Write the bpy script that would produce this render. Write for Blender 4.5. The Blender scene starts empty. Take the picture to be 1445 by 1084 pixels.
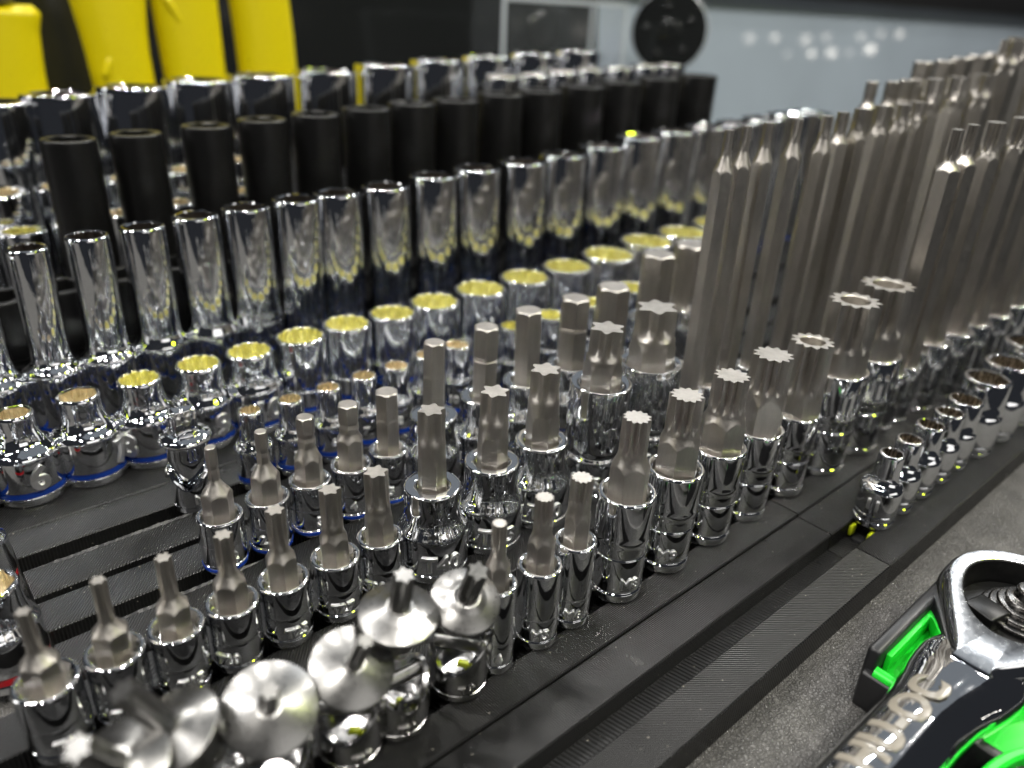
import bpy, bmesh, math, random
import numpy as np
from mathutils import Vector, Matrix, Euler
random.seed(7)
PI = math.pi
S = bpy.context.scene
S.unit_settings.scale_length = 0.01          # one unit is one centimetre
C = S.collection

# ---------------------------------------------------------------- camera
M = ((0.7570355, -0.2576430, 0.6004309), (-0.6520423, -0.3565475, 0.6691148), (0.0416894, -0.8980501, -0.4379133))
right = Vector((M[0][0], M[1][0], M[2][0])); up = -Vector((M[0][1], M[1][1], M[2][1])); back = -Vector((M[0][2], M[1][2], M[2][2]))
cam = bpy.data.objects.new('camera', bpy.data.cameras.new('camera')); C.objects.link(cam)
cam.matrix_world = Matrix(((right.x, up.x, back.x, 0), (right.y, up.y, back.y, 0), (right.z, up.z, back.z, 12), (0, 0, 0, 1)))
cam.data.sensor_width = 36; cam.data.lens = 26.82
cam.data.clip_start = 0.5; cam.data.clip_end = 2000
cam.data.dof.use_dof = True; cam.data.dof.focus_distance = 17.3
cam.data.dof.aperture_fstop = 0.0268 / 0.28
S.camera = cam

# ---------------------------------------------------------------- world, lamps, exposure
w = bpy.data.worlds.new('World'); S.world = w; w.use_nodes = True
w.node_tree.nodes['Background'].inputs[0].default_value = (0.80, 0.86, 1.0, 1)
w.node_tree.nodes['Background'].inputs[1].default_value = 0.022
S.view_settings.view_transform = 'Standard'; S.view_settings.look = 'None'
S.view_settings.exposure = 0.32; S.view_settings.gamma = 1
S.cycles.max_bounces = 10; S.cycles.glossy_bounces = 7; S.cycles.diffuse_bounces = 3
S.cycles.caustics_reflective = True; S.cycles.blur_glossy = 0.05
S.cycles.sample_clamp_indirect = 40; S.cycles.use_denoising = True

def lamp(name, loc, size, rad, col=(1, 1, 1), aim=(12, 14, 0), sy=None, shape='DISK'):
    """An area lamp given by its radiance."""
    l = bpy.data.lights.new(name, 'AREA'); l.shape = shape; l.size = size
    if sy: l.size_y = sy
    area = PI * size * size / 4 if shape == 'DISK' else size * (sy or size)
    l.energy = rad * PI * area; l.color = col
    o = bpy.data.objects.new(name, l); C.objects.link(o); o.location = loc
    d = Vector(aim) - Vector(loc); o.rotation_euler = d.to_track_quat('-Z', 'Y').to_euler()
    return o
# the hall's ceiling panel, soft fill lights added to one side and behind, rows of small bright lamps and two strip lights
lamp('ceiling_panel', (230, 140, 190), 520, 0.16, (0.84, 0.92, 1.0), (230, 140, 0), 420, 'RECTANGLE')
lamp('added_soft_fill', (-150, 95, 75), 26, 9.0, (1.0, 0.975, 0.94), (12, 16, 4), 70, 'RECTANGLE')  # unseen soft light added to brighten the left-hand facets
for x, y in ((-95, 70), (-30, 105), (40, 110), (110, 115), (215, 0)):
    lamp('ceiling_lamp', (x, y, 165), 8, 400, (1.0, 0.97, 0.92))
for x, y in ((-60, -45), (20, -60), (100, -60), (180, -40)):
    lamp('ceiling_lamp', (x, y, 150), 8, 600, (1.0, 0.96, 0.90), (60, 40, 0))
lamp('added_soft_fill', (20, -150, 70), 130, 1.25, (1.0, 0.97, 0.93), (20, 15, 4), 60, 'RECTANGLE')  # unseen soft light added behind the camera to lift the upright faces
lamp('strip_light', (-75, 35, 150), 70, 110, (1.0, 0.98, 0.96), (12, 14, 0), 2.5, 'RECTANGLE')
lamp('strip_light', (160, 76, 148), 90, 24, (0.95, 0.98, 1.0), (12, 6, 0), 9, 'RECTANGLE')
for i, (x, z) in enumerate(((729, 71), (775, 72), (800, 56), (836, 71), (850, 57), (880, 74), (893, 58), (934, 58), (960, 76), (985, 62), (1010, 80), (1060, 80), (254, 69), (286, 70), (300, 60))):
    lamp('added_wall_spot_lamp', (x, -350, z), 7 if i % 3 else 10, (5, 9, 3, 6, 12)[i % 5], (1.0, 0.93, 0.84), (100, 62, 10))  # unseen lamps added to make the soft spots on the wall
lamp('added_lime_glint_lamp', (70, -50, 95), 16, 14, (0.80, 1.0, 0.03))  # unseen lamp added for lime glints on the chrome

# ---------------------------------------------------------------- materials
def mat(name):
    m = bpy.data.materials.new(name); m.use_nodes = True
    nt = m.node_tree; return m, nt, nt.nodes['Principled BSDF']
def nodes(nt, *types): return [nt.nodes.new(t) for t in types]
def coords(nt, scale=(1, 1, 1), rot=(0, 0, 0), rnd=True):
    tc, mp, oi, cb, ad = nodes(nt, 'ShaderNodeTexCoord', 'ShaderNodeMapping', 'ShaderNodeObjectInfo', 'ShaderNodeMath', 'ShaderNodeVectorMath')
    cb.operation = 'MULTIPLY'; cb.inputs[1].default_value = 83.0 if rnd else 0.0
    nt.links.new(oi.outputs['Random'], cb.inputs[0])
    nt.links.new(tc.outputs['Object'], ad.inputs[0]); nt.links.new(cb.outputs[0], ad.inputs[1])
    nt.links.new(ad.outputs[0], mp.inputs['Vector'])
    mp.inputs['Scale'].default_value = scale; mp.inputs['Rotation'].default_value = rot
    return mp.outputs[0]
def noise(nt, vec, scale, detail=3, rough=0.55):
    n = nt.nodes.new('ShaderNodeTexNoise'); n.inputs['Scale'].default_value = scale
    n.inputs['Detail'].default_value = detail; n.inputs['Roughness'].default_value = rough
    nt.links.new(vec, n.inputs['Vector']); return n.outputs['Fac']
def ramp(nt, fac, stops):
    r = nt.nodes.new('ShaderNodeValToRGB'); e = r.color_ramp.elements
    e[0].position, e[0].color = stops[0][0], stops[0][1]; e[1].position, e[1].color = stops[-1][0], stops[-1][1]
    for p, c in stops[1:-1]:
        q = e.new(p); q.color = c
    nt.links.new(fac, r.inputs[0]); return r.outputs[0]
def bump(nt, b, height, strength, dist):
    n = nt.nodes.new('ShaderNodeBump'); n.inputs['Strength'].default_value = strength; n.inputs['Distance'].default_value = dist
    nt.links.new(height, n.inputs['Height'])
    if b.inputs['Normal'].links: nt.links.new(b.inputs['Normal'].links[0].from_socket, n.inputs['Normal'])
    nt.links.new(n.outputs[0], b.inputs['Normal'])
def g(v, a=1): return (v, v, v, a)

def metal(name, col, r0, r1, bumps=(), scale=(1, 1, 1), rs=6.0):
    m, nt, b = mat(name); b.inputs['Metallic'].default_value = 1; b.inputs['Base Color'].default_value = (*col, 1)
    v = coords(nt, scale)
    nt.links.new(ramp(nt, noise(nt, v, rs, 4, 0.65), [(0.35, g(r0)), (0.7, g(r1))]), b.inputs['Roughness'])
    for sc, st, ds in bumps: bump(nt, b, noise(nt, v, sc, 2), st, ds)
    return m
CHROME = metal('polished_chrome', (0.80, 0.81, 0.83), 0.02, 0.06, ((2.0, 0.22, 0.05), (10, 0.20, 0.012)), (1, 1, 0.22))
CHROME2 = metal('smooth_chrome', (0.80, 0.81, 0.83), 0.02, 0.055, ((1.2, 0.12, 0.05), (8, 0.06, 0.01)), (1, 1, 0.6))
SATIN = metal('satin_steel', (0.56, 0.505, 0.45), 0.31, 0.45, ((90, 0.35, 0.006), (9, 0.10, 0.02)), (1, 1, 0.6), 14)
BRIGHT = metal('bright_turned_steel', (0.27, 0.267, 0.26), 0.27, 0.34, ((70, 0.15, 0.004),), (1, 1, 1), 12)
DULL = metal('dull_chrome', (0.42, 0.42, 0.42), 0.16, 0.28, ((5, 0.12, 0.03),), (1, 1, 0.6))
NEUTRALBORE = metal('plain_broached_steel', (0.55, 0.51, 0.45), 0.20, 0.32, ((30, 0.2, 0.01),), (1, 1, 0.12), 20)
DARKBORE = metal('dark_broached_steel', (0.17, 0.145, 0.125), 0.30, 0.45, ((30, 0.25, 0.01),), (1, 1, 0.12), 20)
MARKING = metal('etched_marking', (0.80, 0.80, 0.80), 0.30, 0.42, (), (1, 1, 1), 12)
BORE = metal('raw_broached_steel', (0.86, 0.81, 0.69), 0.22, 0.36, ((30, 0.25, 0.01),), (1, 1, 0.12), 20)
LIMEREFLBORE = metal('broached_steel_yellow_reflection', (0.92, 0.90, 0.62), 0.22, 0.32, ((24, 0.04, 0.01),), (1, 1, 0.12), 20)  # yellow reflections inside the mouths, painted as a tinted metal

def worn(m, c0, c1, sc):
    nt = m.node_tree; b = nt.nodes['Principled BSDF']; v = coords(nt, (1, 1, .25))
    nt.links.new(ramp(nt, noise(nt, v, sc, 5, .7), [(.3, (*c0, 1)), (.7, (*c1, 1))]), b.inputs['Base Color'])
worn(SATIN, (.40, .378, .345), (.56, .53, .49), 2.2); worn(DULL, (.30, .295, .29), (.50, .50, .50), 3)
def plastic(name, col, rough, bumps=(), spec=0.5):
    m, nt, b = mat(name); b.inputs['Base Color'].default_value = (*col, 1)
    b.inputs['Roughness'].default_value = rough; b.inputs['Specular IOR Level'].default_value = spec
    v = coords(nt)
    for sc, st, ds in bumps: bump(nt, b, noise(nt, v, sc, 3), st, ds)
    return m
BLACKOX = plastic('black_oxide_steel', (0.004, 0.004, 0.004), 0.34, ((60, 0.15, 0.006),), 0.40)
BLUE = plastic('blue_enamel_band', (0.005, 0.028, 0.20), 0.22)
RED = plastic('red_enamel_band', (0.35, 0.01, 0.015), 0.25)
YELLOW = plastic('yellow_moulded_grip', (0.66, 0.55, 0.0), 0.36, ((3, 0.2, 0.05),))
GREEN = plastic('bright_green_plastic', (0.012, 0.62, 0.03), 0.32, ((20, 0.08, 0.01),))
LIME = plastic('lime_plastic_and_glint', (0.36, 0.42, 0.008), 0.35)
BLACKP = plastic('black_moulded_plastic', (0.012, 0.012, 0.013), 0.38, ((40, 0.2, 0.008),))
CREAM = plastic('cream_print', (0.22, 0.20, 0.165), 0.2)

def printed(name, angle, pitch, strength=0.75, col=0.008):
    """Black 3D-printed plastic with fine extrusion lines, dust specks and worn sheen."""
    m, nt, b = mat(name)
    tc = nt.nodes.new('ShaderNodeTexCoord'); mp = nt.nodes.new('ShaderNodeMapping'); mp.inputs['Rotation'].default_value = (0, 0, angle)
    nt.links.new(tc.outputs['Object'], mp.inputs['Vector'])
    wv = nt.nodes.new('ShaderNodeTexWave'); wv.wave_type = 'BANDS'; wv.bands_direction = 'X'; wv.wave_profile = 'SIN'
    wv.inputs['Scale'].default_value = 0.314 / pitch; wv.inputs['Distortion'].default_value = 0.25
    wv.inputs['Detail'].default_value = 1; wv.inputs['Detail Scale'].default_value = 0.6
    nt.links.new(mp.outputs[0], wv.inputs['Vector'])
    bump(nt, b, wv.outputs['Fac'], strength, 0.018)
    big = noise(nt, tc.outputs['Object'], 0.9, 4, 0.6)
    nt.links.new(ramp(nt, big, [(0.3, g(0.27)), (0.72, g(0.40))]), b.inputs['Roughness'])
    vo = nt.nodes.new('ShaderNodeTexVoronoi'); vo.inputs['Scale'].default_value = 3.3; nt.links.new(tc.outputs['Object'], vo.inputs['Vector'])
    nt.links.new(ramp(nt, vo.outputs['Distance'], [(0.0, (0.45, 0.42, 0.36, 1)), (0.045, (0.30, 0.28, 0.24, 1)), (0.06, g(col))]), b.inputs['Base Color'])
    b.inputs['Specular IOR Level'].default_value = 0.38
    return m
P45 = printed('printed_plastic_diagonal', math.radians(38), 0.058)
P90 = printed('printed_plastic_cross', math.radians(-4), 0.05)
P135 = printed('printed_plastic_counter', math.radians(-52), 0.055)
PRIB = printed('printed_plastic_ribs', math.radians(-14), 0.10, 0.7)

def make_mat_rubber():
    m, nt, b = mat('grained_rubber_mat'); v = coords(nt, rnd=False)
    vo = nt.nodes.new('ShaderNodeTexVoronoi'); vo.feature = 'DISTANCE_TO_EDGE'; vo.inputs['Scale'].default_value = 12.5
    nz = nt.nodes.new('ShaderNodeTexNoise'); nz.inputs['Scale'].default_value = 6; nt.links.new(v, nz.inputs['Vector'])
    mx = nt.nodes.new('ShaderNodeVectorMath'); mx.operation = 'MULTIPLY_ADD'; mx.inputs[1].default_value = (0.16,) * 3
    nt.links.new(nz.outputs['Color'], mx.inputs[0]); nt.links.new(v, mx.inputs[2]); nt.links.new(mx.outputs[0], vo.inputs['Vector'])
    bump(nt, b, ramp(nt, vo.outputs['Distance'], [(0.0, g(0)), (0.25, g(1))]), 0.9, 0.04)
    bump(nt, b, noise(nt, v, 28, 3), 0.5, 0.015)
    nt.links.new(ramp(nt, noise(nt, v, 1.3, 5), [(0.3, (0.078, 0.076, 0.073, 1)), (0.7, (0.126, 0.122, 0.116, 1))]), b.inputs['Base Color'])
    b.inputs['Roughness'].default_value = 0.45
    return m
RUBBER = make_mat_rubber()
def painted(name, c, rough):
    m, nt, b = mat(name); v = coords(nt, rnd=False)
    nt.links.new(ramp(nt, noise(nt, v, 0.05, 4), [(0.3, (*[k * 0.92 for k in c], 1)), (0.7, (*[min(1, k * 1.06) for k in c], 1))]), b.inputs['Base Color'])
    b.inputs['Roughness'].default_value = rough; bump(nt, b, noise(nt, v, 0.6, 3), 0.06, 0.2); return m
WALLP = painted('glossy_grey_wall_paint', (0.32, 0.375, 0.43), 0.45)
wb = WALLP.node_tree.nodes['Principled BSDF']; wb.inputs['Coat Weight'].default_value = .6; wb.inputs['Coat Roughness'].default_value = .025; wb.inputs['Specular IOR Level'].default_value = .2
PANEL = painted('black_gloss_panel', (0.010, 0.011, 0.011), 0.14)
TRIM = painted('black_trim', (0.008, 0.008, 0.008), 0.4)
m, nt, b = mat('clear_acrylic'); b.inputs['Alpha'].default_value = 0.05
b.inputs['Roughness'].default_value = 0.04; b.inputs['Base Color'].default_value = (0.30, 0.33, 0.35, 1); ACRYLIC = m

# ---------------------------------------------------------------- mesh helpers
def mesh_obj(name, V, F, m, parent=None, loc=None, rot=None, smooth=True, sharp=32):
    me = bpy.data.meshes.new(name); me.from_pydata([tuple(map(float, v)) for v in V], [], F); me.update()
    if smooth:
        me.polygons.foreach_set('use_smooth', [True] * len(me.polygons)); me.set_sharp_from_angle(angle=math.radians(sharp))
    me.materials.append(m)
    return link(name, me, parent, loc, rot)
def link(name, me, parent=None, loc=None, rot=None):
    o = bpy.data.objects.new(name, me); C.objects.link(o)
    if parent: o.parent = parent
    if loc is not None: o.location = loc
    if rot is not None: o.rotation_euler = rot
    return o
def tag(o, label, cat, group=None, kind=None):
    o['label'] = label; o['category'] = cat
    if group: o['group'] = group
    if kind: o['kind'] = kind
    return o
def thing(name, label, cat, loc, rotz=0, group=None):
    o = bpy.data.objects.new(name, None); C.objects.link(o); o.empty_display_size = 0.3
    t = math.radians(.7) if 'socket' in cat and 'rail' not in name and 'holder' not in name else 0
    o.location = loc; o.rotation_euler = (random.uniform(-t, t), random.uniform(-t, t), rotz); return tag(o, label, cat, group)

def TH(n): return np.arange(n) * (2 * PI / n)
def hexr(th, af):
    return (af / 2) / np.cos(((th + PI / 6) % (PI / 3)) - PI / 6)
def dblhex(th, af): return np.maximum(hexr(th, af), hexr(th + PI / 6, af))
def torxr(th, R, d=1.0):
    c = 0.5 - 0.5 * np.cos(6 * th)
    return R * (1 - 0.33 * d * c ** 0.7)
def spliner(th, R, d=1.0):
    t = np.abs(((th * 12 / (2 * PI)) % 1.0) * 2 - 1)
    return R * (1 - 0.27 * d * (1 - t))
def loft(rings, cap0=True, cap1=True):
    """rings: list of (r, z), r a number or an array over the angle, z a number or an array. Returns verts, faces."""
    n = max([len(r) for r, z in rings if hasattr(r, '__len__')] + [len(z) for r, z in rings if hasattr(z, '__len__')] + [0]) or 48
    th = TH(n); ct, st = np.cos(th), np.sin(th); V = []; F = []
    for r, z in rings:
        r = np.broadcast_to(np.asarray(r, float), (n,)); z = np.broadcast_to(np.asarray(z, float), (n,))
        V.extend(zip(r * ct, r * st, z))
    for k in range(len(rings) - 1):
        a, b_ = k * n, (k + 1) * n
        for i in range(n):
            j = (i + 1) % n; F.append((a + i, a + j, b_ + j, b_ + i))
    if cap0:
        V.append((0, 0, float(np.mean(rings[0][1])))); c = len(V) - 1
        F += [(c, (i + 1) % n, i) for i in range(n)]
    if cap1:
        a = (len(rings) - 1) * n; V.append((0, 0, float(np.mean(rings[-1][1])))); c = len(V) - 1
        F += [(c, a + i, a + (i + 1) % n) for i in range(n)]
    return V, F
def rounded(pts, rad, seg=3):
    """Round the corners of an (r, z) profile."""
    out = []
    for i, p in enumerate(pts):
        p = np.array(p[:2], float); rr = pts[i][2] if len(pts[i]) > 2 else rad
        if i in (0, len(pts) - 1) or rr <= 0: out.append(tuple(p)); continue
        a = np.array(pts[i - 1][:2], float) - p; c = np.array(pts[i + 1][:2], float) - p
        la, lc = np.linalg.norm(a), np.linalg.norm(c)
        if la < 1e-6 or lc < 1e-6: out.append(tuple(p)); continue
        t = min(rr, la * .49, lc * .49); A = p + a / la * t; B = p + c / lc * t
        for s in range(seg + 1):
            u = s / seg; out.append(tuple((1 - u) ** 2 * A + 2 * u * (1 - u) * p + u * u * B))
    return out
def box_vf(x0, x1, y0, y1, z0, z1, bev=0.0):
    bm = bmesh.new(); bmesh.ops.create_cube(bm, size=1)
    for v in bm.verts:
        v.co = Vector(((x0 + x1) / 2 + v.co.x * (x1 - x0), (y0 + y1) / 2 + v.co.y * (y1 - y0), (z0 + z1) / 2 + v.co.z * (z1 - z0)))
    if bev: bmesh.ops.bevel(bm, geom=bm.edges[:], offset=bev, segments=2, affect='EDGES', profile=0.5)
    V = [v.co[:] for v in bm.verts]; bm.verts.index_update(); F = [[v.index for v in f.verts] for f in bm.faces]; bm.free(); return V, F
def box(name, x0, x1, y0, y1, z0, z1, m, parent=None, bev=0.02):
    V, F = box_vf(x0, x1, y0, y1, z0, z1, bev); return mesh_obj(name, V, F, m, parent, sharp=50)
def xf(V, mtx): return [tuple(mtx @ Vector(v)) for v in V]
def join(*parts):
    V, F = [], []
    for v, f in parts:
        n = len(V); V += list(v); F += [tuple(i + n for i in q) for q in f]
    return V, F

_text = {}
def text_vf(s, size, ext):
    k = (s, size, ext)
    if k not in _text:
        cu = bpy.data.curves.new('lettering', 'FONT'); cu.body = s; cu.size = size; cu.align_x = 'CENTER'; cu.extrude = ext
        cu.resolution_u = 3; cu.bevel_depth = min(.022, size * .05); cu.bevel_resolution = 1; cu.offset = 0.02 if size > .9 else -0.004
        o = bpy.data.objects.new('lettering', cu); C.objects.link(o)
        me = bpy.data.meshes.new_from_object(o.evaluated_get(bpy.context.evaluated_depsgraph_get()))
        bpy.data.objects.remove(o); bm = bmesh.new(); bm.from_mesh(me)
        for _ in range(2):
            e = [x for x in bm.edges if x.calc_length() > size * 0.22]
            if e: bmesh.ops.subdivide_edges(bm, edges=e, cuts=1)
        bm.verts.index_update(); _text[k] = ([v.co[:] for v in bm.verts], [[v.index for v in f.verts] for f in bm.faces]); bm.free(); bpy.data.meshes.remove(me)
    return _text[k]
def mark(parent, s, size, R, z, phi, m=None, ext=0.02):
    """Raised lettering wrapped round a cylinder of radius R, centred on the angle phi."""
    V, F = text_vf(s, size, ext); W = []
    for u, v, q in V:
        a = phi + u / R; r = R + q + ext * 0.5; W.append((r * math.cos(a), r * math.sin(a), z + v))
    return mesh_obj('size_marking', W, F, m or MARKING, parent, sharp=60)
def face_cam(x, y): return math.atan2(-y, -x)

# ---------------------------------------------------------------- bits
def bit_vf(kind, R, zt, zb, af, Lt, Lf=None, neck=None, hollow=0, flare=0.35, shoulder=None):
    """A driver bit as radius over (angle, height): tip section, flare, hex shank, with scalloped edges where they cross."""
    n = 96 if kind == 'spline' else 72
    th = TH(n); H = hexr(th, af); Lf = Lf or Lt * 0.75; neck = neck or R
    zs = [zt, zt - .012, zt - .03, zt - .06] + list(np.linspace(zt - .09, zt - Lt, 16)) + list(np.linspace(zt - Lt - .02, zt - Lt - flare - 0.12, 16))
    zl = zs[-1]
    if zb < zl - .05: zs += list(np.linspace(zl - .05, zb, 3))
    zs = [z for z in zs if z >= zb - 1e-6]
    rings = []
    for z in zs:
        d = zt - z
        if kind == 'hex': tip = hexr(th, 2 * R)
        else:
            dep = np.clip((Lf * 1.25 - d) / (Lf * 0.45), 0, 1) ** 0.6
            tip = torxr(th, R, dep * (.65 if R < .3 and zt > 8 else 1)) if kind == 'torx' else spliner(th, R, dep)
        if kind == 'hex':
            tip = np.minimum(tip, 0.93 * R + d * 1.5)
        else: tip = np.minimum(tip, R * 0.97 + d * 1.2)
        if d <= Lt: r = tip
        else:
            u = d - Lt
            cone = neck + (u / flare) ** 1.25 * max(af * 0.60 - neck, 0.0)
            base = np.minimum(H, cone) if af * 0.5 > R * 0.9 else np.full(n, neck)
            r = base
            if kind == 'hex' and shoulder is None: r = np.maximum(r, np.minimum(tip * 0.97, base))
        if shoulder and abs(d - shoulder) < 0.045: r = r * 0.9
        rings.append((r, z))
    if hollow:
        h = hollow; rings = [(h, zt - .25), (h, zt - .02), (h + .02, zt)] + rings
    return loft(rings[::-1] if False else [(r, z) for r, z in reversed(rings)], True, True)

def bit_label(kind): return {'torx': 'star', 'hex': 'hex', 'spline': 'twelve-point spline'}[kind]

# ---------------------------------------------------------------- sockets
N = 48
def body_rings(prof): return [(r, z) for r, z in prof]
def bit_socket(name, label, cat_group, x, y, style, d, zr, bit, band=None, text=None, tsize=0.3, tz=0.25, tphi=0.0, lean=(0, 0), rot=None, d0=None):
    t = thing(name, label, 'bit socket', (x, y, 0), 0, cat_group)
    r = d / 2; hb = bit['af'] / 2 / math.cos(PI / 6)
    if style == 'quarter':            # straight 1/4 inch drive sleeve with a thin rim round a wide bore
        p = [(0.01, 0.0), (r * .90, 0), (r * .96, .05), (r * .96, .20), (r * .90, .22), (r * .90, .27), (r * .99, .29), (r, .60), (r, .78), (r * .985, .80), (r, .82), (r, zr - .03, .05), (r - .03, zr, .03), (r - .085, zr, .03), (r - .11, zr - .06), (hb + .015, zr - .22), (hb + .01, zr - .30), (.01, zr - .30)]
    elif style == 'spline':           # straight sleeve with groove rings
        z1 = zr * .48
        p = [(0.01, 0.0), (r * .86, 0), (r * .92, .06), (r * .93, .24), (r * .86, .27), (r * .86, .31), (r * .93, .34), (r * .93, z1 - .10), (r * .89, z1 - .08), (r * .89, z1 - .05), (r * .93, z1 - .02), (r * .94, z1 + .22, .04), (r * .99, z1 + .34, .1), (r * .97, z1 + .46, .1), (r, zr - .04, .06), (r - .03, zr, .04), (r - .10, zr, .04), (r - .13, zr - .07), (hb + .02, zr - .20), (hb + .01, zr - .34), (.01, zr - .34)]
    elif style == 'flat':             # flat washer top, step and flare to a wider base
        rb = (d0 or d * 1.24) / 2; zs = zr * .60
        p = [(0.01, 0.0), (rb * .95, 0), (rb * .98, .05), (rb * .98, .22), (rb * .94, .24), (rb * .94, .30), (rb, .33), (rb, zs - .22, .06), (rb - .03, zs - .12, .05), (r + .05, zs + .05, .12), (r, zs + .25, .1), (r, zr - .03, .05), (r - .03, zr, .03), (hb + .09, zr, .02), (hb + .05, zr - .03), (hb + .03, zr - .25), (.01, zr - .25)]
    else:                             # 'tall' wide sleeve with a flat washer top
        rb = (d0 or d * 1.02) / 2; zs = zr * .42
        p = [(0.01, 0.0), (rb * .95, 0), (rb * .98, .05), (rb * .98, .25), (rb * .94, .27), (rb * .94, .33), (rb, .36), (rb, zs - .12, .04), (rb * .93, zs - .06, .04), (rb * .93, zs, .03), (r, zs + .14, .06), (r, zr - .03, .05), (r - .03, zr, .03), (hb + .12, zr - .02, .02), (hb + .06, zr - .05), (hb + .04, zr - .25), (.01, zr - .25)]
    V, F = loft(body_rings(rounded(p, 0.012, 2)), True, True)
    mesh_obj('socket_body', V, F, CHROME if style in ('quarter', 'flat') else CHROME2, t)
    bt = dict(bit); zt = bt.pop('zt'); V, F = bit_vf(zt=zt, zb=zr - .34, **bt)
    mesh_obj('driver_bit', V, F, SATIN, t, rot=(math.radians(lean[0]), math.radians(lean[1]), rot if rot is not None else random.uniform(0, PI)))
    if band:
        zb, rbnd = band
        V, F = loft([(rbnd - .01, zb), (rbnd + .012, zb + .01), (rbnd + .012, zb + .075), (rbnd - .01, zb + .085)], False, False)
        mesh_obj('colour_band', V, F, BLUE, t)
    if text:
        rt = r * (.93 if style == 'spline' else 1.0) if style != 'flat' else (d0 or d * 1.24) / 2
        if style == 'tall': rt = (d0 or d * 1.02) / 2
        mark(t, text, tsize, rt, tz, face_cam(x, y) + tphi)
    return t

def plain_socket(name, label, group, x, y, z0, H, d, style, m=None, bore=None, band=None, text=None, tsize=.6, tz=.5, tphi=0, d0=None, pts=6, depth=1.2, cat='socket', rot=None):
    t = thing(name, label, cat, (x, y, z0), 0, group); r = d / 2; m = m or CHROME; rim = max(.07, r * (.24 if style == 'deep' else .13)); af = (r - rim) * 2 * (.885 if pts == 6 else .92)
    if style == 'step':               # wide drive end, sloping shoulder with a concave fillet, narrow neck
        rb = d0 / 2; zs = H * .60
        p = [(.01, 0), (rb * .93, 0), (rb * .97, .05), (rb * .97, .22), (rb * .95, .24), (rb * .95, .42), (rb, .44), (rb, zs - .10, .08), (rb - .08, zs + .01, .06), (r + (rb - r) * .30, zs + .10, .25), (r, zs + .34, .16), (r, H - .05, .05), (r - .04, H, .04), (r - rim + .01, H, .03)]
    elif style == 'small':            # quarter inch: grooves near the foot, domed shoulder, neck
        rb = d0 / 2; zs = H * .56
        p = [(.01, 0), (rb * .90, 0), (rb * .96, .05), (rb * .96, .18), (rb * .88, .20), (rb * .88, .25), (rb * .96, .27), (rb * .96, .37), (rb * .92, .39), (rb, .42), (rb, zs - .08, .06), (rb - .06, zs + .02, .05), (r + (rb - r) * .25, zs + .10, .12), (r, zs + .26, .1), (r, H - .04, .04), (r - .03, H, .03), (r - rim + .01, H, .02)]
    else:
        rb = (d0 or d * .99) / 2; zs = H * .36
        p = [(.01, 0), (rb * .93, 0), (rb * .97, .06), (rb * .97, .24), (rb * .95, .26), (rb * .95, .44), (rb, .46), (rb, zs, .05)]
        if d0 and d0 > d * 1.04: p += [(rb - .03, zs + .10, .06), (r + .04, zs + .24, .12), (r, zs + .42, .1)]
        else: p += [(r, zs + .05, .02)]
        p += [(r, H - .05, .05), (r - .04, H, .04), (r - rim + .01, H, .03)]
    th = TH(N); q = (hexr if pts == 6 else dblhex)(th, af); ro = rot if rot is not None else random.uniform(0, PI)
    V, F = loft(rounded(p, .012, 2) + [(np.minimum(q + .022, r - rim + .005), H - .004), (q, H - .04)], True, False)
    mesh_obj('socket_body', V, F, m, t, rot=(0, 0, ro))
    V, F = loft([(q, H - .04), (q, H - depth), (af * .3, H - depth - .02)], False, True)
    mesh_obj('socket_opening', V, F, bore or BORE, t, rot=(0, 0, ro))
    if band:
        rb_ = (d0 or d * .99) / 2 * .95
        V, F = loft([(rb_ - .01, .25), (rb_ + .022, .262), (rb_ + .022, .40), (rb_ - .01, .415)], False, False)
        mesh_obj('colour_band', V, F, band, t)
    if text: mark(t, text, tsize, (d0 or d) / 2, tz, face_cam(x, y) + tphi)
    return t

ORD = 'first second third fourth fifth sixth seventh eighth ninth tenth eleventh twelfth thirteenth fourteenth fifteenth sixteenth seventeenth eighteenth nineteenth twentieth twenty-first'.split()

# ---------------------------------------------------------------- setting: mat, wall
def sheet(name, x0, x1, y0, y1, z, m):
    return mesh_obj(name, [(x0, y0, z), (x1, y0, z), (x1, y1, z), (x0, y1, z)], [(0, 1, 2, 3)], m, smooth=False)
ground = sheet('bench_ground', -60, 240, -1.0, 61.9, -0.8, RUBBER)
tag(ground, 'dark grey grained rubber mat under the socket rails', 'mat', kind='structure')
wall = box('back_wall', -60, 260, 62, 64, -0.8, 15.45, WALLP, bev=0); LEAN = math.tan(math.radians(5))  # lean given so the added far lamps reflect as spots
def lean(o):
    for v in o.data.vertices: v.co.y += (v.co.z + .8) * LEAN
lean(wall); tag(wall, 'glossy blue-grey painted wall behind the sockets', 'wall', kind='structure')
panel = box('black_wall_panel', -60, 65.8, 61.2, 61.95, -0.79, 24, PANEL, bev=.1); lean(panel); tag(panel, 'glossy black panel standing against the wall', 'panel')
trim = box('wall_trim', -60, 260, 61.2, 67, 15.46, 24, TRIM, bev=.3); tag(trim, 'black trim band running along the top of the grey wall', 'trim', kind='structure')

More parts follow.
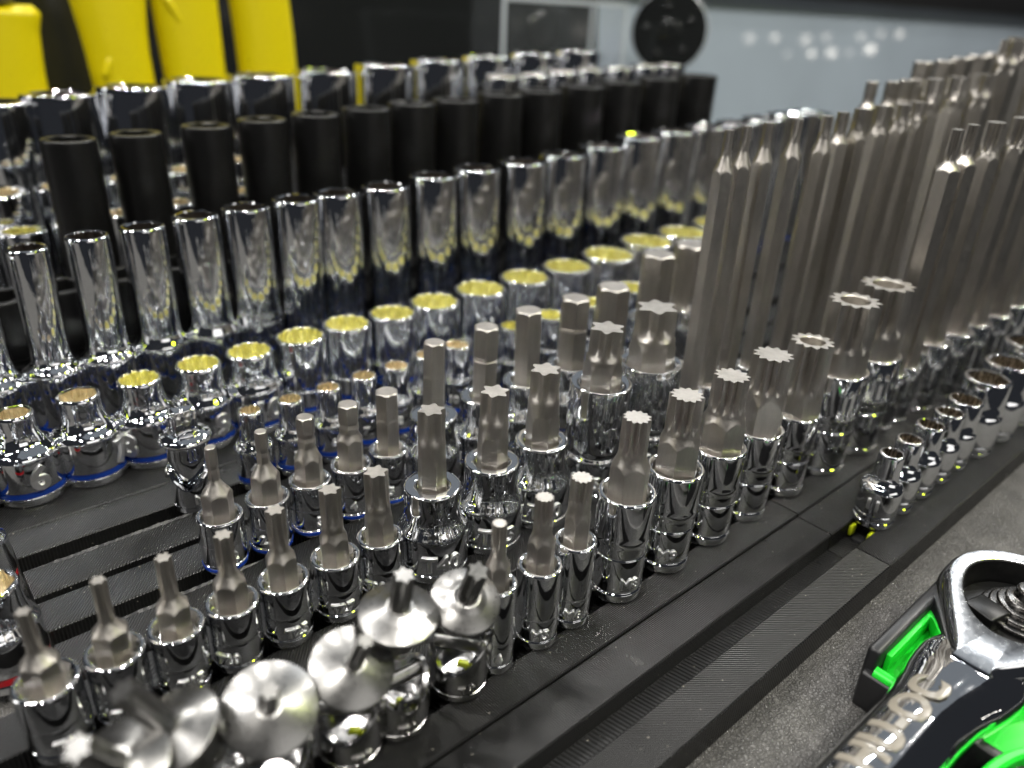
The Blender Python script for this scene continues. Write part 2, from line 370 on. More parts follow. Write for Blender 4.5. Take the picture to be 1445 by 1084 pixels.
# ---------------------------------------------------------------- printed rails
def rail(label, x0, x1, y0, y1, s0, s1, ms, seam=True):
    t = thing('slotted_rail', label, 'socket rail', (x0, (y0 + y1) / 2, -0.8), 0, 'black slotted socket rails'); L = x1 - x0; yc = (y0 + y1) / 2
    def strip(ya, yb, m):
        n = 2; prof = [(ya, 0.02), (ya, .77), (ya + .03, .8), (yb - .03, .8), (yb, .77), (yb, 0.02)]
        V = [(x, y - yc, z) for x in (0, L) for y, z in prof]; k = len(prof)
        F = [(i, (i + 1) % k, k + (i + 1) % k, k + i) for i in range(k)] + [tuple(range(k))[::-1], tuple(range(k, 2 * k))]
        mesh_obj('rail_strip', V, F, m, t, smooth=False)
    strip(y0, s0, ms[0]); strip(s1, y1, ms[1])
    V, F = box_vf(0, L, s0 - yc + .002, s1 - yc - .002, 0.02, .30); mesh_obj('slot_floor', V, F, PRIB, t, smooth=False)
    return t
rail('black slotted rail beside the ratchet, near half before the first small stepped socket', -6, 17.38, 4.95, 7.55, 5.88, 6.53, (P135, P90))
rail('black slotted rail under the small stepped sockets, far half', 17.42, 70, 4.96, 7.55, 5.88, 6.53, (P45, P90))
rail('black slotted rail under the wobble star bits, near half', -6, 17.5, 7.59, 10.25, 8.45, 8.95, (P90, P45))
rail('black slotted rail under the long spline bits, far half', 17.54, 70, 7.585, 10.25, 8.45, 8.95, (P90, P45))
rail('black slotted rail under the row of star bit sockets', -6, 70, 10.6, 13.3, 11.7, 12.25, (P45, P45))
rail('black slotted rail under the row of hex bit sockets', 0.9, 70, 13.55, 16.15, 14.64, 15.09, (P45, P45))
rail('black slotted rail under the small blue-banded sockets', 0.9, 70, 16.37, 19.19, 17.5, 18.08, (P45, P45))
rail('black slotted rail under the wide blue-banded stepped sockets', -6, 70, 19.23, 22.4, 20.6, 21.1, (P45, P45))
rail('black slotted rail under the deep chrome sockets', -6, 70, 22.5, 25.4, 23.7, 24.2, (P45, P45))
# thin fluffy bead of filament along two slot edges
def bead(label, x0, x1, y):
    V, F = [], []; n = int((x1 - x0) / .05); rr = random.Random(5)
    for i in range(n):
        x = x0 + i * .05; b_ = .035 * min(1, i / 12, (n - i) / 12) + .004; j = rr.uniform(-.012, .012)
        V += [(x, y - b_ * 1.5 + j, .005), (x + rr.uniform(-.02, .02), y + j, .005 + b_ * rr.uniform(.6, 1.5)), (x, y + b_ * 1.5 + j, .005)]
    for i in range(n - 1):
        a = i * 3; F += [(a, a + 3, a + 4, a + 1), (a + 1, a + 4, a + 5, a + 2)]
    o = mesh_obj('filament_bead', V, F, BLACKP, smooth=False); tag(o, label, 'plastic bead', 'rough beads of filament on slot edges'); return o
bead('rough thread of black filament along the slot before the wobble adaptor', 1.0, 5.2, 17.42)
bead('rough thread of black filament along the slot behind the star bits', 2.0, 5.4, 14.56)
# stepped holder under the back rows
hold = thing('stepped_socket_holder', 'black stepped holder carrying the impact sockets and the tallest chrome sockets', 'socket holder', (20, 32, -.8))
for ya, yb, zt in ((25.45, 27.1, 1.4), (27.11, 40, 2.0)):
    V, F = box_vf(-28, 60, ya - 32, yb - 32, 0.02, zt + .8, .03); mesh_obj('holder_step', V, F, P45, hold, smooth=False)

# ---------------------------------------------------------------- front rail: small stepped sockets
R0 = [(18.95, 2.13, .65, 1.10), (20.07, 2.15, .70, 1.10), (21.33, 2.16, .79, 1.12), (22.59, 2.17, .84, 1.12), (23.78, 2.22, .99, 1.15), (25.25, 2.51, 1.37, 1.5), (26.98, 2.58, 1.45, 1.62), (28.75, 2.84, 1.6, 1.7), (30.7, 2.9, 1.7, 1.75), (32.7, 2.95, 1.8, 1.85)]
for i, (x, z, d, d0) in enumerate(R0):
    lb = 'small chrome stepped socket, %s from the lime clip along the front rail' % ORD[i]
    if i == 0: lb = 'small chrome stepped socket standing over the lime clip in the front rail slot'
    plain_socket('stepped_socket', lb, 'small stepped sockets on the front rail', x, 6.2, 0, z, d * .97, 'small', CHROME2, bore=NEUTRALBORE, text='11' if i == 0 else None, tsize=.42, tz=.62, tphi=-.15, d0=d0, pts=12 if i < 5 else 6, depth=.9)
clip = thing('slot_clip', 'lime plastic clip in the slot below the nearest small stepped socket', 'clip', (18.25, 6.2, -.5))
for y in (-.25, .25):
    V, F = box_vf(.08, .35, y - .05, y + .05, .1, .40, .03); mesh_obj('clip_tab', V, F, LIME, clip)
V, F = box_vf(.05, .4, -.16, .16, -.1, .1, .03); mesh_obj('clip_bridge', V, F, BLACKP, clip)

# ---------------------------------------------------------------- row of spline bits
R1 = [(7.67, 3.50, .29, .80, 2.1, .42, '4'), (8.82, 3.55, .39, .94, 1.95, .50, 'M5'), (9.79, 3.64, .47, .92, 2.12, .50, 'M6'), (11.32, 4.54, .62, 1.30, 2.72, .78, 'M8'), (13.02, 4.53, .79, 1.36, 2.68, .90, 'M9'),
      (14.74, 4.54, .87, 1.36, 2.65, .98, None), (16.42, 4.66, 1.02, 1.36, 2.62, 1.02, None), (18.34, 4.57, 1.15, 1.36, 2.5, 1.05, None), (20.37, 5.29, 1.42, 1.70, 3.25, 1.25, None), (22.41, 5.35, 1.55, 1.80, 3.22, 1.35, None)]
lab1 = ['smallest spline bit socket, beside the end wobble bit', 'small spline bit socket marked M5', 'small spline bit socket marked M6', 'chrome spline bit socket marked M8', 'chrome spline bit socket marked M9, beside the one marked M8',
        'solid spline bit socket just behind the one marked M9', 'widest solid-tipped spline bit socket, before the hollow ones', 'shortest of the three hollow spline bit sockets', 'middle of the three hollow spline bit sockets, taller with wide sleeve', 'farthest and tallest of the three hollow spline bit sockets']
for i, (x, z, d, ds, zr, af, tx) in enumerate(R1):
    big = i > 2; Lt = (z - zr) * (.50 if big else .52)
    if i > 6: Lt = (z - zr) * .72
    bit_socket('spline_bit_socket', lab1[i], 'spline bit sockets in the front bit row', x, 8.7, 'spline' if big else 'quarter', ds, zr,
               dict(kind='spline', R=d / 2, zt=z, af=af, Lt=Lt, Lf=Lt * (.75 if big else .6), flare=.35 if big else .28, hollow=d * .27 if i > 6 else 0),
               text=tx, tsize=.36 if big else .3, tz=.48 if big else .36, tphi=.55 if i == 3 else .2, rot=random.uniform(-.2, .2))
R1L = [(24.27, 9.59, .34), (25.25, 9.65, .36), (26.90, 9.65, .56), (28.60, 9.71, .65), (30.2, 9.82, .74), (32.0, 9.9, .8), (33.9, 10.0, .85)]
for i, (x, z, d) in enumerate(R1L):
    bit_socket('long_spline_bit', 'long satin spline bit, %s behind the hollow spline bit sockets' % ORD[i], 'long spline bits', x, 8.7 - .05 * i, 'quarter', 1.0 if i < 2 else 1.25, 2.1 if i < 2 else 2.55,
               dict(kind='spline', R=d / 2, zt=z, af=.64 if i < 4 else .78, Lt=.85, Lf=.7, flare=.30), lean=(0, -1.2), rot=.02 + .25 * random.random())

# ---------------------------------------------------------------- row of star bits
R2 = [(.50, 3.03, .25, 1.06, 1.52, 'T8'), (1.55, 3.10, .26, 1.02, 1.53, 'T10'), (2.63, 3.06, .30, 1.02, 1.50, 'T15'), (3.69, 3.07, .35, 1.02, 1.50, 'T20'), (4.79, 3.16, .38, 1.04, 1.50, 'T25'), (5.97, 3.14, .45, 1.05, 1.48, 'T27'), (7.08, 3.14, .54, 1.02, 1.50, 'T30'),
      (8.50, 4.17, .62, 1.32, 2.25, 'T40'), (10.21, 4.14, .70, 1.34, 2.28, 'T45'), (11.89, 4.23, .79, 1.36, 2.28, 'T50'), (13.86, 4.87, .95, 1.64, 3.35, 'T55'), (16.03, 4.97, 1.19, 1.76, 3.36, 'T60')]
for i, (x, z, d, ds, zr, tx) in enumerate(R2):
    if i < 7: st, af, Lt, Lf, fl = 'quarter', .56, (z - zr) * (.55 if i < 5 else .60), (z - zr) * .42, .28
    elif i < 10: st, af, Lt, Lf, fl = 'flat', d * .93, (z - zr) * .60, (z - zr) * .32, .25
    else: st, af, Lt, Lf, fl = 'tall', d * .94, (z - zr) * .62, (z - zr) * .42, .25
    bit_socket('star_bit_socket', 'chrome %s marked %s with a %s' % ('drive socket', tx, ['thin star bit', 'star bit on a hex shank', 'thick star bit rising from a flat collar', 'broad star bit in a tall wide sleeve'][0 if i < 3 else 1 if i < 7 else 2 if i < 10 else 3]),
               'star bit sockets in the second bit row', x, 12, st, ds, zr, dict(kind='torx', R=d / 2, zt=z, af=af, Lt=Lt, Lf=Lf, flare=fl),
               text=tx, tsize=.58 if st == 'flat' else .30 if st == 'quarter' else .5, tz=.40 if st == 'flat' else .36 if st == 'quarter' else .5, tphi=.25 if st == 'flat' else random.uniform(-.5, .5), d0=1.68 if st == 'flat' else None, rot=random.uniform(-.15, .15) - .25)
R2L = [(18.0, 9.46, .25, .58), (18.87, 9.50, .26, .58), (19.95, 9.54, .28, .59), (21.22, 9.59, .31, .60), (22.96, 9.61, .34, .62), (24.02, 9.65, .36, .64), (24.97, 9.73, .45, .66), (26.24, 9.77, .50, .68), (27.72, 9.76, .56, .70), (29.24, 9.78, .62, .72), (30.40, 10.5, .72, .72), (32.10, 10.54, .78, .78), (34.48, 10.61, .84, .84), (36.0, 11.82, .95, .95), (37.6, 11.94, 1.0, 1.0), (39.4, 12.0, 1.05, 1.05)]
for i, (x, z, d, af) in enumerate(R2L):
    bit_socket('long_star_bit', 'long satin star bit, %s behind the T60 bit socket' % ORD[i], 'long star bits', x, 12.0, 'quarter' if i < 8 else 'spline', .98 if i < 10 else 1.25, 1.9 if i < 8 else 2.4,
               dict(kind='torx', R=d / 2, zt=z, af=max(d * .98, af * .90), Lt=.64 if i < 10 else 1.0, Lf=.46 if i < 10 else .62, flare=.50 if i < 5 else .34, neck=d * .5), rot=.05 + random.uniform(-.28, .28))

# ---------------------------------------------------------------- row of hex bits
R3 = [(4.64, 3.18, .22, 1.04, 1.42), (5.79, 3.20, .26, 1.04, 1.45), (6.91, 3.19, .38, 1.04, 1.48), (8.06, 3.21, .46, 1.04, 1.52), (9.20, 3.22, .54, 1.02, 1.55), (10.62, 4.23, .52, 1.30, 2.12), (12.37, 4.27, .64, 1.34, 2.18), (14.06, 4.38, .72, 1.40, 2.20), (15.82, 4.39, .80, 1.40, 2.25), (17.54, 4.45, .93, 1.45, 2.3), (19.65, 5.13, 1.0, 1.6, 3.0), (21.40, 5.19, 1.1, 1.7, 3.0)]
siz = ['2', '2.5', '3', '4', '5', '6', '7', '8', '9', '10', '12', '14']
for i, (x, z, d, ds, zr) in enumerate(R3):
    if i < 4: kw = dict(kind='hex', R=d / 2, zt=z, af=.60, Lt=(z - zr) * .46, flare=.42 if i < 3 else .25, neck=d * .50, shoulder=(z - zr) * .30)
    else: kw = dict(kind='hex', R=d / 2, zt=z, af=d * (1.03 if i in (4, 5) else 1.0), Lt=(z - zr) * (.45 if i in (4, 5, 6, 8) else .3), flare=.12, neck=d * .54, shoulder=(z - zr) * .45 if i in (6, 8) else None)
    st = 'quarter' if i < 5 else 'flat' if i < 10 else 'tall'
    bit_socket('hex_bit_socket', 'chrome %s mm hex bit socket, %s in its row from the wobble adaptor' % (siz[i], ORD[i]), 'hex bit sockets in the third bit row', x, 15, st, ds, zr, kw,
               band=(.10, ds / 2 * .97) if st == 'quarter' else (.25, (ds * 1.24 if st == 'flat' else ds * 1.02) / 2 * .94), text=siz[i], tsize=.34 if i < 5 else .5, tz=.4, tphi=random.uniform(-.2, .5), rot=random.uniform(-.12, .12) + .35)
R3L = [(31.7, 10.15, .40), (33.42, 10.12, .48), (34.74, 10.17, .56), (36.01, 10.85, .70), (37.98, 10.9, .78), (39.58, 11.01, .86), (41.72, 11.1, .98), (44.0, 11.2, 1.05)]
for i, (x, z, d) in enumerate(R3L):
    bit_socket('long_hex_bit', 'long satin hex bit, %s of those standing behind the long star bits' % ORD[i], 'long hex bits', x, 15, 'quarter', 1.1 if i < 4 else 1.4, 2.0,
               dict(kind='hex', R=d / 2, zt=z, af=max(.62, d), Lt=.75, flare=.3, neck=d * .5, shoulder=.62 if i in (0, 1, 3) else None), rot=.3 + random.uniform(-.1, .1))

# ---------------------------------------------------------------- small blue-banded sockets
R4 = [(6.69, 2.26, .66), (7.82, 2.26, .70), (9.0, 2.28, .72), (10.15, 2.32, .75), (11.24, 2.35, .80), (12.36, 2.42, .82), (13.58, 2.46, .86), (14.74, 2.5, .9), (15.9, 2.57, .95), (17.63, 2.6, 1.1), (19.6, 2.65, 1.25), (21.97, 2.76, 1.4)]
for i, (x, z, d) in enumerate(R4):
    plain_socket('small_banded_socket', 'small chrome socket with blue band, %s along its row from the wobble adaptor' % ORD[i], 'small blue-banded sockets', x, 17.8, 0, z, d, 'small', CHROME, bore=BORE if i < 7 else LIMEREFLBORE,
                 band=BLUE, d0=max(1.04, d * 1.03), text=('4 5 6 7 8 9 10 11'.split() + [None] * 5)[i], tsize=.34, tz=.62, tphi=random.uniform(-.3, .4), pts=12, depth=.9)

# ---------------------------------------------------------------- wide blue-banded sockets
R5 = [(.25, 2.35, .9), (1.84, 2.36, .93), (3.36, 2.43, 1.08), (4.92, 2.49, 1.15), (6.50, 2.52, 1.26), (8.10, 2.52, 1.38), (9.77, 2.61, 1.53), (11.36, 2.68, 1.56), (13.12, 2.65, 1.62), (14.92, 2.72, 1.78), (16.97, 2.80, 1.92), (19.14, 2.85, 1.98), (21.48, 2.87, 2.08), (23.90, 2.99, 2.3), (26.36, 3.18, 2.4), (29.0, 3.2, 2.45), (31.7, 3.3, 2.5)]
num = ['5.5', '6', '7', '8', '9', '10', '11', '12', '13', '14', '15', '16', '17', '18', '19', '21', '22']
for i, (x, z, d) in enumerate(R5):
    st = 'step' if i < 6 else 'plain'
    plain_socket('banded_socket', '%s blue-banded %s from the left in its row' % (ORD[i], 'stepped chrome socket' if i < 6 else 'chrome socket with wide yellow-reflecting mouth'), 'wide blue-banded sockets before the deep ones',
                 x, 20.9, 0, z, d, st, CHROME, bore=BORE if i < 3 else LIMEREFLBORE, band=BLUE, d0=max(1.74, d * 1.02) if i < 6 else d * 1.03, text=num[i] if 1 <= i < 12 else None, tsize=.92 if i < 6 else .7, tz=.50, tphi=[.2, .22, .95, -.7, .55, .4, .3, .1, .2, .3, .1, .2][min(i, 11)], pts=12 if i > 2 else 6, depth=1.0)

# wobble adaptor lying in the slot in front of the hex bits
ad = thing('wobble_adaptor', 'chrome universal joint adaptor with square drive, standing in an empty rail slot', 'universal joint', (4.98, 17.8, 0))
def cup(t, r, H, notch, m, wall=.13):
    th = TH(N); c = np.abs(np.cos(th)) ** 1.6; zr = H - notch * (1 - c)
    V, F = loft([(.01, 0), (r * .88, 0), (r * .94, .05), (r * .94, .17), (r * .88, .19), (r * .88, .23), (r * .97, .25), (r, .5), (np.full(N, r), zr - .03), (np.full(N, r - .02), zr), (np.full(N, r - wall + .02), zr), (np.full(N, r - wall), zr - .03), (r - wall, .45), (.01, .42)], True, True)
    return mesh_obj('joint_cup', V, F, m, t)
pd = face_cam(4.98, 17.8) + PI / 2 - .3; cup(ad, .56, 1.25, .50, CHROME2).rotation_euler = (0, 0, pd)
V, F = loft(rounded([(.01, .62), (.20, .62), (.36, .85, .1), (.50, 1.5, .1), (.50, 1.92), (.62, 1.95, .03), (.64, 2.03, .03), (.60, 2.12, .03), (.42, 2.2, .04), (.01, 2.22)], .02, 3), True, True)
mesh_obj('joint_head', V, F, CHROME2, ad)
V, F = box_vf(-.29, .29, -.29, .29, 2.2, 2.90, .06); sq = mesh_obj('square_drive', V, F, CHROME2, ad, rot=(0, 0, face_cam(4.98, 17.8) + .25), sharp=50)
V, F = loft(rounded([(.01, -.01), (.085, 0), (.07, .05), (.01, .075)], .01, 3), True, True)
ph = face_cam(4.98, 17.8) + .25; mesh_obj('detent_ball', xf(V, Matrix.Translation((.292 * math.cos(ph), .292 * math.sin(ph), 2.55)) @ Euler((PI / 2, 0, ph + PI / 2)).to_matrix().to_4x4()), F, BRIGHT, ad)
V, F = loft([(.01, 0), (.14, 0), (.14, 1.14), (.11, 1.17), (.01, 1.17)]); mesh_obj('joint_pin', xf(V, Matrix.Translation((0, 0, 1.0)) @ Euler((PI / 2, 0, pd + PI / 2)).to_matrix().to_4x4() @ Matrix.Translation((0, 0, -.6))), F, BRIGHT, ad)
mark(ad, 'N', .34, .56, .34, face_cam(4.98, 17.8) + .2)

# ---------------------------------------------------------------- wobble star bits at the front
def cam2w(v): return Vector((M[0][0] * v[0] + M[0][1] * v[1] + M[0][2] * v[2], M[1][0] * v[0] + M[1][1] * v[1] + M[1][2] * v[2], M[2][0] * v[0] + M[2][1] * v[1] + M[2][2] * v[2]))
WB = [((6.73, 8.50, 2.27), (-0.087, -0.404, 0.911), 0.66, 0.20, 1.15), ((5.38, 8.64, 2.64), (0.027, -0.180, 0.983), 0.70, 0.19, 0.95), ((4.35, 8.46, 2.20), (-0.031, -0.475, 0.879), 0.71, 0.14, 1.20), ((2.92, 8.46, 2.27), (-0.124, -0.464, 0.877), 0.74, 0.15, 1.00), ((1.64, 8.76, 2.49), (-0.417, 0.015, 0.909), 0.68, 0.20, 1.25), ((0.86, 8.60, 2.49), (-0.385, -0.234, 0.893), 0.68, 0.20, 1.10)]
WL = ['wobble star bit with bright disc beside the smallest spline bit', 'upright wobble star bit with dark eyelet hole in its cup', 'wobble star bit with thin tip, tilted, disc before the T27 socket', 'wobble bit whose disc faces the lens squarely, before the T20 socket', 'wobble bit tipped over to the side with a big pale star tip', 'wobble bit cut off by the bottom edge, next to the T8 socket']
for i, (c, ax, rd, rb, tl) in enumerate(WB):
    ax = Vector(ax).normalized(); c = Vector(c); j = c - ax * .62; base = Vector((j.x, j.y, 0))
    t = thing('wobble_star_bit', WL[i], 'universal joint bit', base, 0, 'wobble star bits at the front')
    cp = cup(t, .60, 1.22, .48, DULL, .12); pd = face_cam(*base[:2]) + PI / 2 + (-.25, .5, -.2, .1, .2, 0)[i]; cp.rotation_euler = (0, 0, pd)
    q = ax.to_track_quat('Z', 'Y').to_matrix().to_4x4(); O = Matrix.Translation(c - base) @ q
    V, F = loft(rounded([(.01, -.95), (.30, -.92), (.40, -.68, .1), (.38, -.3, .05), (.44, -.18, .05), (.60, -.07, .02), (rd, -.06, .02), (rd, .01, .02), (rd * .55, .13, .04), (rb + .04, .20, .02), (.01, .20)], .02, 3))
    mesh_obj('bit_disc', xf(V, O), F, BRIGHT, t)
    n = 72; th = TH(n); Lb = tl
    rg = [(np.full(n, rb), .15)] + [(torxr(th, rb, min(1, k / 3)), .19 + (Lb - .21) * k / 8) for k in range(9)] + [(torxr(th, rb * .96), Lb)]
    V, F = loft(rg); mesh_obj('star_tip', xf(V, O), F, BRIGHT, t)
    a = pd + PI / 2
    V, F = loft([(.01, 0), (.12, 0), (.12, 1.26), (.09, 1.30), (.01, 1.30)]); mesh_obj('joint_pin', xf(V, Matrix.Translation((0, 0, 1.0)) @ Euler((PI / 2, 0, a)).to_matrix().to_4x4() @ Matrix.Translation((0, 0, -.65))), F, BRIGHT, t)
    f0 = face_cam(*base[:2])
    V, F = box_vf(-.10, .10, -.04, .04, -.08, .08, .02); mesh_obj('yellow_reflection_tab', V, F, LIME, t, loc=(.50 * math.cos(f0 + .15), .50 * math.sin(f0 + .15), .98), rot=(.2, .3, f0 + PI / 2))  # yellow reflection in the gap, built as a small coloured tab
    if i == 1:
        V, F = loft([(.12, 0), (.24, .0), (.24, .05), (.20, .08), (.15, .08), (.13, .02), (.13, -.1), (.01, -.1)], False, True)
        mesh_obj('pivot_eye', xf(V, Matrix.Translation((.58 * math.cos(f0 + .35), .58 * math.sin(f0 + .35), .95)) @ Euler((PI / 2, 0, f0 + .35 + PI / 2)).to_matrix().to_4x4()), F, DULL, t)
    mark(t, ('T40', 'T30', 'T27', 'T25', 'T20', 'T15')[i], .22, .60, .30, f0 + .3, BRIGHT)

# ---------------------------------------------------------------- red-banded sockets at the near end
plain_socket('red_banded_socket', 'chrome red-banded socket at the cut-off end of the hex row rail', 'red-banded sockets at the rail ends', .12, 15.0, -.5, 2.2, 1.1, 'step', CHROME2, band=RED, d0=1.5)
plain_socket('red_banded_socket', 'chrome red-banded socket at the cut-off end of the small socket rail', 'red-banded sockets at the rail ends', .15, 17.7, -.3, 2.4, 1.05, 'step', CHROME2, band=RED, d0=1.4)

# ---------------------------------------------------------------- deep chrome sockets
R6 = [(1.95, 5.42, 1.0), (3.38, 5.67, 1.05), (4.94, 5.80, 1.18), (6.51, 5.85, 1.28), (8.14, 5.97, 1.40), (9.74, 6.04, 1.50), (11.36, 6.13, 1.56), (13.03, 6.15, 1.62), (14.98, 6.19, 1.72), (17.01, 6.36, 1.82), (19.16, 6.47, 1.88), (21.61, 6.51, 1.99), (23.88, 6.63, 2.05), (26.39, 6.81, 2.15), (28.9, 7.09, 2.25), (31.58, 7.16, 2.3), (34.07, 7.26, 2.3), (36.53, 7.31, 2.3), (38.95, 7.42, 2.3), (41.4, 7.5, 2.35), (43.9, 7.5, 2.35)]
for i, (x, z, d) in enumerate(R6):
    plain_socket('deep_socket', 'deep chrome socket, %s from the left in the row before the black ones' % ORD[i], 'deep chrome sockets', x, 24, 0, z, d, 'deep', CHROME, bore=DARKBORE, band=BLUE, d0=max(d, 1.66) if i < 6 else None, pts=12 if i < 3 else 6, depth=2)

# ---------------------------------------------------------------- short rows behind
for i, (x, z) in enumerate([(2.72, 3.70), (4.45, 3.73), (6.26, 3.80), (7.95, 3.90)]):
    plain_socket('short_impact_socket', 'short matt black impact socket glimpsed between deep chrome ones, %s from the left' % ORD[i], 'short impact sockets', x, 26.35, 1.4, z - 1.4, 1.66, 'deep', BLACKOX, bore=BLACKOX)
for i, (x, z, d) in enumerate([(2.66, 4.51, 1.47), (4.34, 4.59, 1.53), (5.96, 4.72, 1.53), (7.68, 4.82, 1.55), (9.48, 4.99, 1.62), (11.85, 5.18, 1.70)]):
    plain_socket('short_chrome_socket', 'short chrome socket with tan mouth, %s from the left before the black sockets' % ORD[i], 'short chrome sockets behind the deep ones', x, 30.3, 2.0, z - 2.0, d, 'deep', CHROME2, bore=LIMEREFLBORE if i < 2 else BORE, pts=12)
for i, (x, z, d) in enumerate([(3.98, 5.53, 2.39), (6.43, 5.56, 2.23), (8.76, 5.63, 2.12), (11.05, 5.75, 2.18), (13.38, 5.96, 2.23)]):
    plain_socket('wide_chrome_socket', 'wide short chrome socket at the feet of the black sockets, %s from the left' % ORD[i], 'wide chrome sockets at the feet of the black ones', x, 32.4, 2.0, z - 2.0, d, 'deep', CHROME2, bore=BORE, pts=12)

# ---------------------------------------------------------------- black deep impact sockets, tall chrome sockets
R8 = [(5.85, 7.81, 1.64), (7.97, 7.86, 1.67), (10.29, 7.98, 1.69), (12.44, 8.09, 1.78), (14.48, 8.20, 1.81), (16.78, 8.32, 1.91), (18.93, 8.43, 1.97), (21.13, 8.50, 2.02), (23.73, 8.66, 2.10), (26.22, 8.75, 2.15), (29.05, 8.91, 2.19), (31.86, 9.02, 2.24), (34.90, 9.15, 2.26), (38.11, 9.28, 2.27)]
for i, (x, z, d) in enumerate(R8):
    plain_socket('deep_impact_socket', 'tall matt black impact socket, %s from the left in the black row' % ORD[i], 'deep black impact sockets', x, 28.2, 2.0, z - 2.0, d, 'deep', BLACKOX, bore=BLACKOX, depth=2)
for i, (x, z, d) in enumerate([(27.91, 8.93, 1.87), (30.17, 9.00, 1.89), (32.34, 9.12, 1.93), (34.51, 9.21, 1.98), (36.96, 9.30, 1.98), (39.41, 9.41, 2.03), (41.77, 9.44, 2.03)]):
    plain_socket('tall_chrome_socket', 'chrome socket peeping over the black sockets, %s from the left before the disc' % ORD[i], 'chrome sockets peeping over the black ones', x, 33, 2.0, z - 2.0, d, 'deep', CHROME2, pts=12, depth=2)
R9 = [(5.37, 8.10, 2.47), (7.65, 8.32, 2.75), (10.41, 8.53, 2.85), (13.29, 8.74, 2.87), (16.22, 8.90, 2.95), (19.41, 9.08, 2.97), (22.85, 9.32, 2.97), (26.21, 9.52, 2.97), (29.66, 9.70, 3.02), (33.17, 9.85, 3.07), (36.80, 10.02, 3.07)]
for i, (x, z, d) in enumerate(R9):
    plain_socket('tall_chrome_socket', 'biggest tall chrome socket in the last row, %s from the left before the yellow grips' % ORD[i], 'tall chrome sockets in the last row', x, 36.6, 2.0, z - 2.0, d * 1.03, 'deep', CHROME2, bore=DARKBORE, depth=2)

# ---------------------------------------------------------------- yellow plier grips
def grip(label, rows, y, chev, legs=False):
    """rows: (x left, x right, z) outlines of the handle from bottom to top."""
    x0 = sum(r[0] + r[1] for r in rows) / 2 / len(rows); t = thing('plier_handle', label, 'plier handle', (x0, y, rows[0][2]), 0, 'yellow plier handles')
    n = 40; th = TH(n); V = []; F = []
    zs = np.linspace(rows[0][2], rows[-1][2], 40); L = np.interp(zs, [r[2] for r in rows], [r[0] for r in rows]); R = np.interp(zs, [r[2] for r in rows], [r[1] for r in rows])
    for l, r, z in zip(L, R, zs):
        k = min(1, ((rows[-1][2] - z) / .35 + .05)) ** .5 if legs else 1
        a, b_ = (r - l) / 2 * (1 if not legs else .86 + .14 * k), 1.0 * k; c, s = np.cos(th), np.sin(th)
        V += list(zip((l + r) / 2 - x0 + a * np.sign(c) * np.abs(c) ** .8, b_ * np.sign(s) * np.abs(s) ** .8, np.full(n, z - rows[0][2])))
    for k in range(39):
        for i in range(n):
            j = (i + 1) % n; F.append((k * n + i, k * n + j, (k + 1) * n + j, (k + 1) * n + i))
    F += [tuple(range(n))[::-1], tuple(range(39 * n, 40 * n))]
    mesh_obj('grip_sleeve', V, F, YELLOW, t, sharp=60)
    for (cx, cz, ang, l) in chev:
        V, F = loft(rounded([(.01, -l), (.10, -l, .1), (.19, -l * .6, .1), (.19, l * .6, .1), (.10, l, .1), (.01, l)], .1, 3))
        V = [(a * 1.1, b_ * .7, c) for a, b_, c in V]
        mesh_obj('raised_rib', V, F, YELLOW, t, loc=(cx - x0, -.86, cz - rows[0][2]), rot=(0, ang, 0))
    return t
g1 = grip('yellow plier handle with rounded end at the picture edge, splitting into two legs', [(5.5, 9.15, 7.0), (5.5, 9.15, 8.2), (5.6, 9.2, 9.0), (5.6, 9.3, 10.2), (5.5, 9.5, 10.9), (5.5, 9.4, 11.35)], 46, [], True)
for a, bb in (((8.75, 7.4), (9.6, 1.2)), ((6.6, 7.4), (5.6, 2.0))):
    V, F = loft(rounded([(.01, 0), (.30, 0, .1), (.36, 1, .1), (.50, 5.9, .1), (.01, 6)], .1, 3))
    dv = Vector((a[0] - bb[0], 0, a[1] - bb[1])); sc = dv.length / 6
    mesh_obj('handle_leg', xf([(p[0] * .55, p[1], p[2] * sc) for p in V], Matrix.Translation((bb[0] - g1.location.x, 0, bb[1] - g1.location.z)) @ dv.to_track_quat('Z', 'Y').to_matrix().to_4x4()), F, YELLOW, g1)
V, F = loft(rounded([(.01, 0), (.9, 0, .1), (.9, 1.2, .1), (.01, 1.2)], .1, 3)); mesh_obj('handle_pivot', V, F, BRIGHT, g1, loc=(0.2, 0, 4.42))
grip('yellow plier handle next to the rounded one, with a folded cuff near its foot', [(11.35, 14.35, 3), (11.3, 14.3, 7.6), (11.2, 14.25, 9.2), (11.1, 14.3, 10.2), (10.9, 14.45, 11.7), (10.2, 14.8, 14), (9.8, 15, 17)], 46, [(11.9, 8.6, .45, .55), (12.3, 7.9, .6, .3)])
grip('yellow plier handle with two raised slanting ribs, between two others', [(15.0, 18.2, 3), (14.95, 18.2, 7.8), (14.85, 18.2, 10), (14.75, 18.2, 11.9), (14.4, 18.3, 15), (14.2, 18.4, 17)], 46, [(16.3, 10.4, .75, .55), (16.6, 8.9, .75, .45), (15.6, 11.3, -.5, .8)])
grip('yellow plier handle standing against bare black panel, raised ribs slanting the other way', [(19.2, 22.6, 3), (19.15, 22.55, 8.3), (19.1, 22.5, 10.2), (19.0, 22.4, 12), (18.8, 22.3, 15), (18.7, 22.2, 17)], 46, [(21.2, 10.9, -.8, .5), (21.2, 9.4, -.8, .4), (20.4, 11.6, -.45, .9)])

